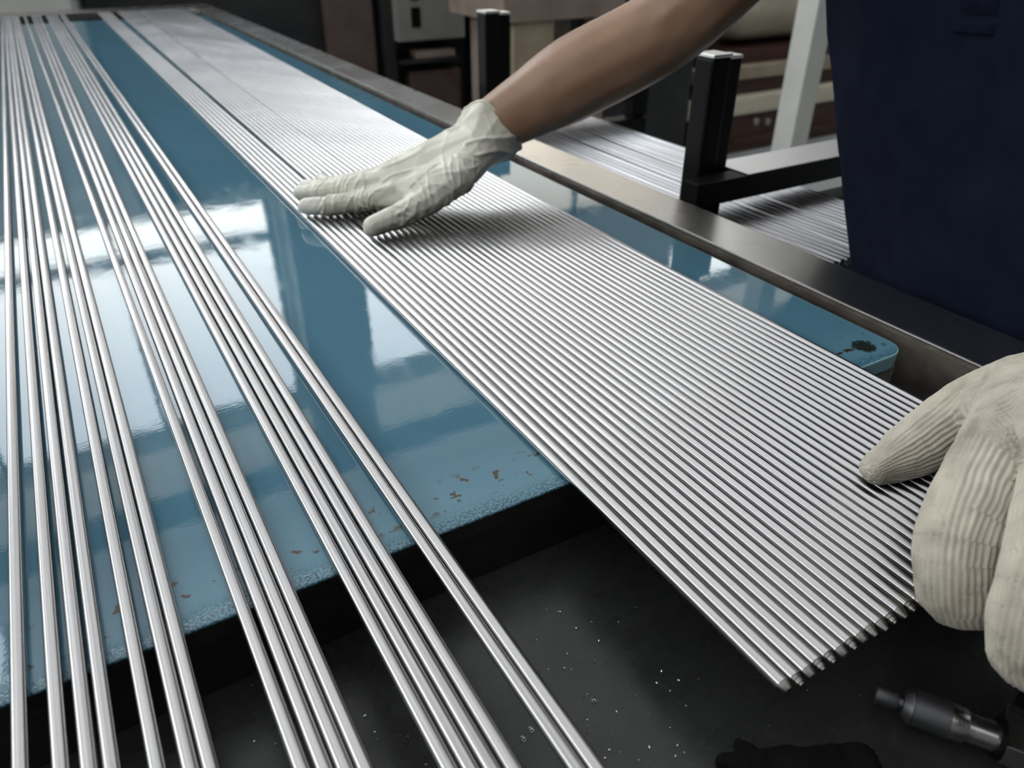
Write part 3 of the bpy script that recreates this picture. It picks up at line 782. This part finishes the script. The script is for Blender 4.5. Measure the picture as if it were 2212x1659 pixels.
hl.append([(wr_a, 0.024), (wr_b, 0.025), (cuff + V((0, 0, -0.002)), 0.0405)]); hl.append([(cuff + V((0, 0, -0.002)), 0.0405), (far_c + V((0, 0, -0.007)), 0.047)])
glove = pp(organic('latex_glove', hl, 0.0011, 9, 'latex', pr)); glove['label'] = 'thin cream latex glove, wrinkled'
me = glove.data
ax = (cuff - wrist).normalized()
tilt = (ax + V((0.0, -0.05, 0.14))).normalized()
cut_co = onz(1044, 276, 0.082)
cut_open(me, cut_co, tilt)
bones = []
for pts, rd in ((idx, rI), (mid, rM), (rng, rR), (pky, rP), (thb, rT)): chain(bones, pts, rd, (0.1, -0.4, 0.9))
bones.append((tuple(wrist), tuple((idx[0] + mid[0]) / 2), 0.03, (0, 0, 1), 0.03)); bones.append((tuple(wrist), tuple(far_c), 0.036, (0, 0, 1), 0.036))
co, kk, uu, vv, tt, DD = bone_coords(me, bones); no = normals(me)
nf = 15
ridge = lambda a, w: math.exp(-(a / w) ** 2)
for i in range(len(co)):
    k_ = kk[i]; p_ = V(co[i])
    if k_ < nf:                                                  # cross wrinkles on fingers, strongest near their roots
        t_ = tt[i]; seg = k_ % 3
        w_ = (0.9, 0.6 + 0.4 * abs(2 * t_ - 1), 0.55 * (1 - t_) + 0.1)[seg]
        a = noise.noise(V((uu[i] * 38 + k_ * 3.1, vv[i] * 105 + uu[i] * 55, k_ * 1.7)))
        b_ = noise.noise(V((uu[i] * 25 + 7, vv[i] * 60 - uu[i] * 60, k_ * 2.3)))
        q = ridge(a, 0.13) * 0.0015 * w_ + ridge(b_, 0.13) * 0.0010 * w_ + noise.noise(p_ * 50) * 0.0007
    else:
        a = noise.noise(V((vv[i] * 9 + uu[i] * 6, uu[i] * 32 - vv[i] * 16, 4.2 + k_)))
        b_ = noise.noise(V((vv[i] * 34 + uu[i] * 20, uu[i] * 16 + vv[i] * 12, 9.1)))
        q = ridge(a, 0.10) * 0.0021 + ridge(b_, 0.12) * 0.0005 + noise.noise(p_ * 30) * 0.0014
        if k_ == nf + 1:
            f_ = min(1, max(0, vv[i]) / 0.05); q += f_ * 0.0028 * math.sin(uu[i] * 110 + 1.2)
    co[i] += no[i] * (q - 0.0006)
me.vertices.foreach_set('co', co.ravel()); me.update()
bm = bmesh.new(); bm.from_mesh(me)
for _ in range(1): bmesh.ops.smooth_vert(bm, verts=[v for v in bm.verts if not v.is_boundary], factor=0.5, use_axis_x=True, use_axis_y=True, use_axis_z=True)
bm.to_mesh(me); bm.free(); me.vertices.foreach_get('co', cbuf := np.empty(len(me.vertices) * 3)); co = cbuf.reshape(-1, 3)
me.vertices.foreach_set('co', co.ravel()); me.update()
# open cuff: thickness and a rolled bead
bm = bmesh.new(); bm.from_mesh(me)
bnd = [e_ for e_ in bm.edges if e_.is_boundary]
loops = []; left = set(bnd)
while left:
    e_ = left.pop(); lp = [e_.verts[0], e_.verts[1]]
    while True:
        nx_ = [f_ for f_ in lp[-1].link_edges if f_ in left]
        if not nx_: break
        left.discard(nx_[0]); lp.append(nx_[0].other_vert(lp[-1]))
        if lp[-1] is lp[0]: break
    loops.append(lp)
lp = max(loops, key=len); ringp = [v.co.copy() for v in lp[:-1]]
bm.free()
for _ in range(3): ringp = [(ringp[k - 1] + ringp[k] * 2 + ringp[(k + 1) % len(ringp)]) / 4 for k in range(len(ringp))]
bb = bmesh.new(); tube(bb, ringp[::2], 0.0017, 8, True)
bead = from_bm('cuff_bead', bb, 'latex', glove, True)
sm = glove.modifiers.new('thickness', 'SOLIDIFY'); sm.thickness = 0.0006; sm.offset = -1

# ---- knitted cotton glove, left hand: thumb on top of the rods, fingers over the rod ends
th = [onz(2200, 850, 0.058), onz(2092, 882, 0.040), onz(1985, 962, RT_ + 0.0175), onz(1893, 1014, RT_ + 0.0110)]
rth = [0.022, 0.0180, 0.0168, 0.0088]
ix = [onz(2190, 915, 0.066), onz(2086, 1120, 0.052), onz(2068, 1262, 0.030), onz(2098, 1284, 0.016)]
rix = [0.0205, 0.0182, 0.0178, 0.0160]
md = [onz(2325, 1010, 0.074), onz(2272, 1215, 0.064), onz(2232, 1385, 0.040), onz(2255, 1430, 0.020)]
rmd = [0.021, 0.0180, 0.0170, 0.015]
rg = [md[0] + V((0.004, -0.028, 0.002)), md[1] + V((0.006, -0.027, 0.0)), md[2] + V((0.008, -0.026, -0.002)), md[3] + V((0.010, -0.025, -0.002))]
pk = [rg[0] + V((0.012, -0.026, -0.004)), rg[1] + V((0.018, -0.025, -0.004)), rg[2] + V((0.020, -0.024, -0.002)), rg[3] + V((0.018, -0.022, 0.0))]
rrg = [0.020, 0.0168, 0.0158, 0.0142]; rpk = [0.018, 0.015, 0.014, 0.0125]
hl = []
for pts, rd in ((ix, rix), (md, rmd), (rg, rrg), (pk, rpk), (th, rth)): chain_hulls(hl, *spline(pts, rd, 4))
wl = wristL
hl.append([(ix[0], 0.020), (md[0], 0.021), (rg[0], 0.020), (pk[0], 0.018), (wl, 0.034)])
hl.append([(th[0], 0.022), (wl, 0.032), (ix[0], 0.019)]); hl.append([(th[0], 0.021), (th[1], 0.016), (ix[0], 0.014)])
wl2 = wl.lerp(elbowL, 0.28)
hl.append([(wl, 0.034), (wl2, 0.041)])
cg = pp(organic('cotton_glove', hl, 0.0008, 10, 'cotton', pr)); cg['label'] = 'thick off-white knitted cotton work glove'
me = cg.data
cut_open(me, wl.lerp(elbowL, 0.24), (elbowL - wl).normalized())
bones = []
for pts, rd in ((ix, rix), (md, rmd), (rg, rrg), (pk, rpk), (th, rth)): chain(bones, *spline(pts, rd, 4), (-0.55, -0.2, 0.8))
bones.append((tuple(wl), tuple((ix[0] + md[0]) / 2), 0.034, (-0.3, 0.2, 0.9), 0.034)); bones.append((tuple(wl2), tuple(wl), 0.036, (-0.3, 0.2, 0.9), 0.036))
co, kk, uu, vv, tt, DD = bone_coords(me, bones); no = normals(me)
ribs = 0.0031
at_ = me.attributes.new('stitch', 'FLOAT_VECTOR', 'POINT')
arr = np.zeros((len(co), 3)); arr[:, 0] = uu; arr[:, 1] = vv; at_.data.foreach_set('vector', arr.ravel())
wob = np.array([noise.noise(V(p_) * 70) for p_ in co])
sr = np.sin(2 * PI * (uu + wob * 0.0012) / ribs)
disp = 0.0015 * (np.abs(np.sin(PI * (uu + wob * 0.0010) / ribs)) ** 0.75 - 0.6) + 0.0011 * wob
st_ = np.sin(2 * PI * vv / 0.0022 + PI * np.sign(sr)) * 0.00010
co += no * disp[:, None]
me.vertices.foreach_set('co', co.ravel()); me.update()
sm = cg.modifiers.new('thickness', 'SOLIDIFY'); sm.thickness = 0.0012; sm.offset = -1

# ------------------------------------------------------------------ micrometer on the tray
ma = onz(1890, 1497, TRAY + 0.0105); mb = onz(2150, 1592, TRAY + 0.0105)
dirx = (mb - ma).normalized(); ML = (mb - ma).length
mi = setp(empty('micrometer', (ma.x, ma.y, TRAY), math.atan2(dirx.y, dirx.x)), 'outside micrometer with knurled thimble lying on the dark tray under the glove', 'micrometer')
ez = 0.0105
def mpart(o_, x=0.0, z=ez): o_.location = (x, 0, z); return o_
sc_ = ML / 0.0515
mpart(lathe('ratchet', [(0, 0.0041), (0.0006, 0.0047), (0.0095 * sc_, 0.0047), (0.0101 * sc_, 0.0044), (0.0102 * sc_, 0.0028), (0.0122 * sc_, 0.0028)], 24, 'x', 'knurl', mi))
th_ = mpart(lathe('thimble', [(0.0122 * sc_, 0.0059), (0.0150 * sc_, 0.0084), (0.0158 * sc_, 0.0087), (0.0159 * sc_, 0.0082), (0.0166 * sc_, 0.0082), (0.0167 * sc_, 0.0088), (0.0320 * sc_, 0.0088)], 40, 'x', 'knurl', mi))
gr = mpart(lathe('graduated_ring', [(0.0320 * sc_, 0.0087), (0.0385 * sc_, 0.0084), (0.0395 * sc_, 0.0077)], 40, 'x', 'chrome', mi))
mpart(lathe('sleeve', [(0.0390 * sc_, 0.0070), (0.0515 * sc_, 0.0070)], 36, 'x', 'chrome', mi))
mpart(lathe('lock_ring', [(0.0515 * sc_, 0.0096), (0.0540 * sc_, 0.0096)], 36, 'x', 'black_paint', mi))
fo = []
for k in range(0, 13): a = PI - PI * k / 12; fo.append((0.081 * sc_ + 0.034 * math.cos(a), 0.006 + 0.040 * math.sin(a)))
inn = []
for k in range(0, 13): a = PI * k / 12; inn.append((0.084 * sc_ + 0.020 * math.cos(a), 0.006 + 0.024 * math.sin(a)))
fr_ = [(0.0540 * sc_ - 0.004, -0.0075)] 
arc_o = [(0.054 * sc_, -0.0075), (0.054 * sc_, 0.006)] + [(0.054 * sc_ + 0.036 - 0.036 * math.cos(a), 0.006 + 0.040 * math.sin(a)) for a in [PI * k / 12 for k in range(1, 12)]] + [(0.054 * sc_ + 0.072, 0.006), (0.054 * sc_ + 0.072, -0.0075), (0.054 * sc_ + 0.060, -0.0075), (0.054 * sc_ + 0.060, 0.004)]
arc_i = [(0.054 * sc_ + 0.036 + 0.024 * math.cos(a), 0.004 + 0.026 * math.sin(a)) for a in [PI * k / 12 for k in range(1, 12)]] + [(0.054 * sc_ + 0.012, 0.004), (0.054 * sc_ + 0.012, -0.0075)]
prism('frame', arc_o + arc_i, 0.003, 0.016, 'chrome', mi, 0.0008)
pl_o = [(0.054 * sc_ + 0.036 - 0.034 * math.cos(a), 0.006 + 0.038 * math.sin(a)) for a in [PI * k / 14 for k in range(1, 14)]]
pl_i = [(0.054 * sc_ + 0.036 + 0.0262 * math.cos(a), 0.005 + 0.0282 * math.sin(a)) for a in [PI * k / 14 for k in range(1, 14)]]
prism('grip_plate', pl_o + pl_i, 0.0162, 0.0200, 'black_paint', mi, 0.001)
def text_on(cyl_r, txt, x, ang, size, parent):
    cu = bpy.data.curves.new('t', 'FONT'); cu.body = txt; cu.size = size; cu.align_x = 'CENTER'; cu.align_y = 'CENTER'; cu.extrude = 0.00002
    ob = bpy.data.objects.new('t', cu); C.objects.link(ob)
    dg = bpy.context.evaluated_depsgraph_get(); me_ = bpy.data.meshes.new_from_object(ob.evaluated_get(dg)); bpy.data.objects.remove(ob)
    for v in me_.vertices:
        c = v.co.copy(); a = ang - c.y / cyl_r; rr_ = cyl_r + c.z + 0.00004
        v.co = (x - c.x * 1.0, rr_ * math.sin(a), rr_ * math.cos(a))
    me_.name = 'engraved_number'
    o_ = link('engraved_number', me_, 'ink', parent); o_.location = (0, 0, 0); return o_
for txt, a in (('5', 0.05), ('10', -0.70), ('15', -1.45)):
    text_on(0.00855, txt, 0.0358 * sc_, a, 0.0032, gr)
bm = bmesh.new()
for k in range(30):
    a = -1.6 + 3.2 * k / 29; ln = 0.0022 if k % 5 else 0.0034
    c_, s_ = math.cos(a), math.sin(a)
    mt = Matrix(((1, 0, 0, 0), (0, c_, s_, 0), (0, -s_, c_, 0), (0, 0, 0, 1)))
    add_box(bm, (0.0394 * sc_ - 0.0005 - 0.0, -0.00006, 0.0069), (0.0394 * sc_ + ln, 0.00006, 0.00708), mt)
ln_ = from_bm('graduation_lines', bm, 'ink', mi); ln_.location = (0, 0, ez); ln_['kind'] = 'stuff'

# ------------------------------------------------------------------ black work glove on the tray
def gz(px, py, r): return onz(px, py, TRAY + r + 0.0004)
g = [[(gz(1700, 1660, 0.010), 0.0085), (gz(1860, 1645, 0.010), 0.0080), (gz(1700, 1720, 0.01), 0.009), (gz(1880, 1720, 0.010), 0.009)],
     [(gz(1600, 1660, 0.008), 0.007), (gz(1720, 1650, 0.009), 0.008), (gz(1700, 1720, 0.009), 0.008)],
     [(gz(1640, 1665, 0.008), 0.0075), (gz(1570, 1652, 0.006), 0.0055)], [(gz(1620, 1640, 0.007), 0.0060), (gz(1598, 1608, 0.004), 0.0028)],
     [(gz(1650, 1720, 0.008), 0.008), (gz(1560, 1710, 0.006), 0.006)], [(gz(1650, 1770, 0.008), 0.008), (gz(1570, 1790, 0.006), 0.006)], [(gz(1700, 1720, 0.009), 0.009), (gz(1690, 1780, 0.009), 0.009), (gz(1850, 1780, 0.01), 0.01)]]
bg = organic('black_glove', g, 0.0009, 4, 'black_knit')
me = bg.data; no = normals(me); n = len(me.vertices); co = np.empty(n * 3); me.vertices.foreach_get('co', co); co = co.reshape(-1, 3)
for i in range(n):
    co[i] += no[i] * (noise.noise(V(co[i]) * 160) * 0.0009 + 0.0003 * math.sin(co[i][1] * 2600 + co[i][0] * 900))
base = np.array([0.21, 0.10, TRAY])
co -= base; co[:, 2] = np.maximum(co[:, 2], 0.0003)
me.vertices.foreach_set('co', co.ravel()); me.update(); bg.location = base
setp(bg, 'crumpled black knitted glove lying on the dark tray below the rod tips', 'glove')

# swarf: crumbs of metal on the tray
bm = bmesh.new(); random.seed(11)
for k in range(150):
    px = random.uniform(1120, 1900); py = random.uniform(1280, 1655)
    if k > 110: px = random.uniform(500, 1100); py = random.uniform(1450, 1655)
    p_ = onz(px, py, TRAY + 0.0007); s_ = random.uniform(0.00015, 0.0004) * random.choice((1, 1, 1.6))
    mt = Matrix.Translation(p_) @ Matrix.Rotation(random.uniform(0, 6), 4, 'Z') @ Matrix.Rotation(random.uniform(-0.5, 0.5), 4, 'X')
    add_box(bm, (-s_, -s_ * 0.5, -s_ * 0.3), (s_, s_ * 0.5, s_ * 0.3), mt)
for cx, cy in ((1133, 1600), (1284, 1516), (1150, 1580)):
    p_ = onz(cx, cy, TRAY + 0.0009)
    tube(bm, [p_ + V((0.0010 * math.cos(a * 1.1), 0.0010 * math.sin(a * 1.1) + a * 0.0002, 0.0005 * math.sin(a))) for a in range(9)], 0.0002, 5)
setp(from_bm('metal_swarf', bm, 'swarf'), 'tiny bright crumbs and curls of swarf scattered on the tray', 'swarf', None, 'stuff')

# ------------------------------------------------------------------ background machines
def span(x0, x1, y_, py0=0, py1=100):
    return aty(x0, py1, y_).x, aty(x1, py1, y_).x
# pale grey cabinet past the far end
x1 = aty(165, 10, 4.1).x
cab = setp(empty('pale_cabinet', (x1 - 0.55, 4.4, FZ)), 'pale grey sheet-metal cabinet standing past the far end of the table', 'cabinet')
box('body', (-0.55, -0.3, 0.08), (0.55, 0.3, 1.75), 'pale_grey', cab, 0.01)
for s_ in (-1, 1):
    d_ = box('door', (-0.53 if s_ < 0 else 0.005, -0.318, 0.12), (-0.005 if s_ < 0 else 0.53, -0.301, 1.70), 'pale_grey', cab, 0.004)
    box('handle', (0.03 * s_ - 0.008, -0.345, 0.88), (0.03 * s_ + 0.008, -0.319, 1.0), 'black_paint', d_, 0.003)
box('plinth', (-0.52, -0.27, 0), (0.52, 0.27, 0.08), 'black_paint', cab)
# dark machine with a control panel
MY = 4.1
x0, xa, xb, x1 = aty(185, 10, MY).x, aty(705, 60, MY).x, aty(805, 60, MY).x, 3.04
mc = setp(empty('control_machine', ((x0 + x1) / 2, MY + 0.45, FZ)), 'dark machine with grey control panel and a rusty red column', 'machine')
off = V(mc.location)
def mp_(nm, lo, hi, mm, bev=0.006, par=None):
    return box(nm, tuple(V(lo) - off), tuple(V(hi) - off), mm, par or mc, bev)
mp_('body', (x0, MY + 0.05, FZ), (2.2, MY + 0.9, 0.98), 'machine_dark')
mp_('low_body', (2.201, MY + 0.05, FZ), (x1, MY + 0.9, 0.16), 'machine_dark')
mp_('column', (xa, MY - 0.02, FZ + 0.02), (xb, MY + 0.049, 0.98), 'machine_red')
pa = aty(862, 92, MY - 0.12); pb = aty(1006, 86, MY - 0.12)
pn = mp_('control_panel', (pa.x, MY - 0.12, pa.z), (pb.x, MY + 0.049, pa.z + 0.62), 'panel_grey', 0.008)
wpx = (pb.x - pa.x) / 141.0
for py0, py1 in ((0, 22), (34, 68)):
    mp_('switch_block', (pa.x + 28 * wpx, MY - 0.128, pa.z + (92 - py1) * wpx), (pa.x + 46 * wpx, MY - 0.1205, pa.z + (92 - py0) * wpx), 'black_paint', 0.002, pn)
for px in (70, 107):
    bt = lathe('push_button', [(-0.018, 0.010), (-0.016, 0.013), (0, 0.013)], 16, 'y', 'red_plastic', pn)
    bt.location = (V((pa.x + px * wpx, MY - 0.1205, pa.z + 94 * wpx)) - off)
ta = aty(868, 128, MY - 0.1); tb2 = aty(992, 100, MY - 0.1)
fr2 = mp_('tray_slot', (ta.x, MY - 0.10, ta.z - 0.03), (tb2.x, MY + 0.049, ta.z - 0.01), 'machine_dark', 0.003)
mp_('folded_sheet', (ta.x + 0.10, MY - 0.09, ta.z - 0.0095), (tb2.x - 0.02, MY + 0.04, ta.z + 0.030), 'wood_beam', 0.006, fr2)
for xx in (aty(832, 60, MY).x, aty(1022, 60, MY).x):
    mp_('upright', (xx - 0.03, MY - 0.06, FZ + 0.02), (xx + 0.03, MY + 0.049, 0.98), 'machine_dark')
mp_('lower_drum', (aty(880, 190, MY).x, MY - 0.05, FZ + 0.1), (aty(990, 190, MY).x, MY + 0.049, aty(900, 150, MY).z), 'machine_red', 0.02)
# dark cabinet in the shade behind the arm
x0, x1 = 2.42, 3.06
dc = setp(empty('dark_cabinet', ((x0 + x1) / 2, 3.56, FZ)), 'black steel cabinet in the shade behind the raised arm', 'cabinet')
hw = (x1 - x0) / 2
box('body', (-hw, -0.3, 0.06), (hw, 0.3, 1.5), 'machine_dark', dc, 0.008)
for s_ in (-1, 1):
    d_ = box('door', (-hw + 0.02 if s_ < 0 else 0.006, -0.315, 0.1), (-0.006 if s_ < 0 else hw - 0.02, -0.301, 1.46), 'machine_dark', dc, 0.004)
    lathe('knob', [(-0.03, 0.010), (-0.024, 0.014), (-0.012, 0.012), (0, 0.006)], 12, 'y', 'bolt', d_).location = (0.06 * s_, -0.315, 0.8)
box('plinth', (-hw + 0.03, -0.27, 0), (hw - 0.03, 0.27, 0.06), 'machine_dark', dc)
# wooden bench end
WY = 3.0
bz = aty(1150, 46, WY).z; xl = aty(1083, 20, WY).x; xr = aty(1345, 20, WY).x
bn = setp(empty('wooden_bench', ((xl + xr) / 2, WY + 0.25, FZ)), 'old wooden bench with a thick greyed plank top and pale board end', 'bench'); off = V(bn.location)
def bp_(nm, lo, hi, mm, bev=0.004): return box(nm, tuple(V(lo) - off), tuple(V(hi) - off), mm, bn, bev)
bp_('top', (xl, WY - 0.02, bz), (xr, WY + 0.5, bz + 0.14), 'wood_beam', 0.006)
bp_('end_board', (aty(1110, 120, WY).x, WY, FZ), (aty(1196, 120, WY).x, WY + 0.03, bz - 0.001), 'wood')
bp_('leg', (xr - 0.12, WY + 0.05, FZ), (xr - 0.04, WY + 0.13, bz - 0.001), 'wood_beam')
bp_('leg', (xr - 0.12, WY + 0.36, FZ), (xr - 0.04, WY + 0.44, bz - 0.001), 'wood_beam')
bp_('leg', (xl + 0.08, WY + 0.36, FZ), (xl + 0.16, WY + 0.44, bz - 0.001), 'wood_beam')
# pale steel stanchion
CY = 1.9
xa = aty(1740, 160, CY).x
cl = setp(empty('steel_stanchion', (xa + 0.05, CY + 0.04, FZ)), 'pale grey square steel stanchion standing between rack and brown machine', 'post')
box('shaft', (-0.053, -0.04, 0.012), (0.036, 0.05, 2.4), 'pale_grey', cl, 0.004)
box('base_plate', (-0.10, -0.09, 0), (0.10, 0.10, 0.012), 'pale_grey', cl, 0.002)
for sx in (-0.08, 0.08):
    for sy in (-0.07, 0.08): lathe('anchor_bolt', [(0.012, 0.009), (0.022, 0.009), (0.026, 0.006)], 6, 'z', 'bolt', cl, False).location = (sx, sy, 0)
# brown and cream machine bed
BM = 3.25
def zz(py, px=1610): return aty(px, py, BM).z
xl = aty(1497, 220, BM).x; xr = xl + 2.2
bd = setp(empty('machine_bed', ((xl + xr) / 2, BM + 0.5, FZ)), 'brown and cream machine bed with bolted foot, behind the twin-tube post', 'machine'); off = V(bd.location)
def bq(nm, lo, hi, mm, bev=0.006): return box(nm, tuple(V(lo) - off), tuple(V(hi) - off), mm, bd, bev)
z_a, z_b, z_c, z_d, z_e = zz(290), zz(246), zz(205), zz(172), zz(143)
ft = bq('foot', (xl, BM, FZ), (xr, BM + 0.9, z_b), 'brown')
bq('foot_rib', (xl + 0.35, BM - 0.02, FZ + 0.05), (xr, BM - 0.0005, FZ + 0.09), 'brown')
bq('lower_ledge', (xl - 0.02, BM - 0.03, z_b + 0.0005), (xr, BM + 0.9, z_c), 'cream', 0.02)
bq('waist', (xl + 0.03, BM + 0.03, z_c + 0.0005), (xr, BM + 0.85, z_d), 'brown')
bq('upper_ledge', (xl, BM - 0.01, z_d + 0.0005), (xr, BM + 0.85, z_e), 'wood', 0.01)
bq('neck', (xl + 0.06, BM + 0.06, z_e + 0.0005), (xr, BM + 0.8, zz(112)), 'brown')  # brown block built for the dark shadow band under the head casting
hd = organic('head_casting', [[(V((xl + 0.55, BM + 0.35, zz(112) + 0.35)), (0.4, 0.36, 0.36)), (V((xr - 0.4, BM + 0.35, zz(112) + 0.35)), (0.4, 0.36, 0.36))]], 0.03, 4, 'cream', bd); hd.location = -off
for px in (1630, 1655):
    p_ = aty(px, 262, BM)
    lathe('bolt', [(-0.022, 0.016), (-0.018, 0.021), (0, 0.021)], 12, 'y', 'bolt', ft).location = (p_.x - off.x, BM - off.y, p_.z - off.z)
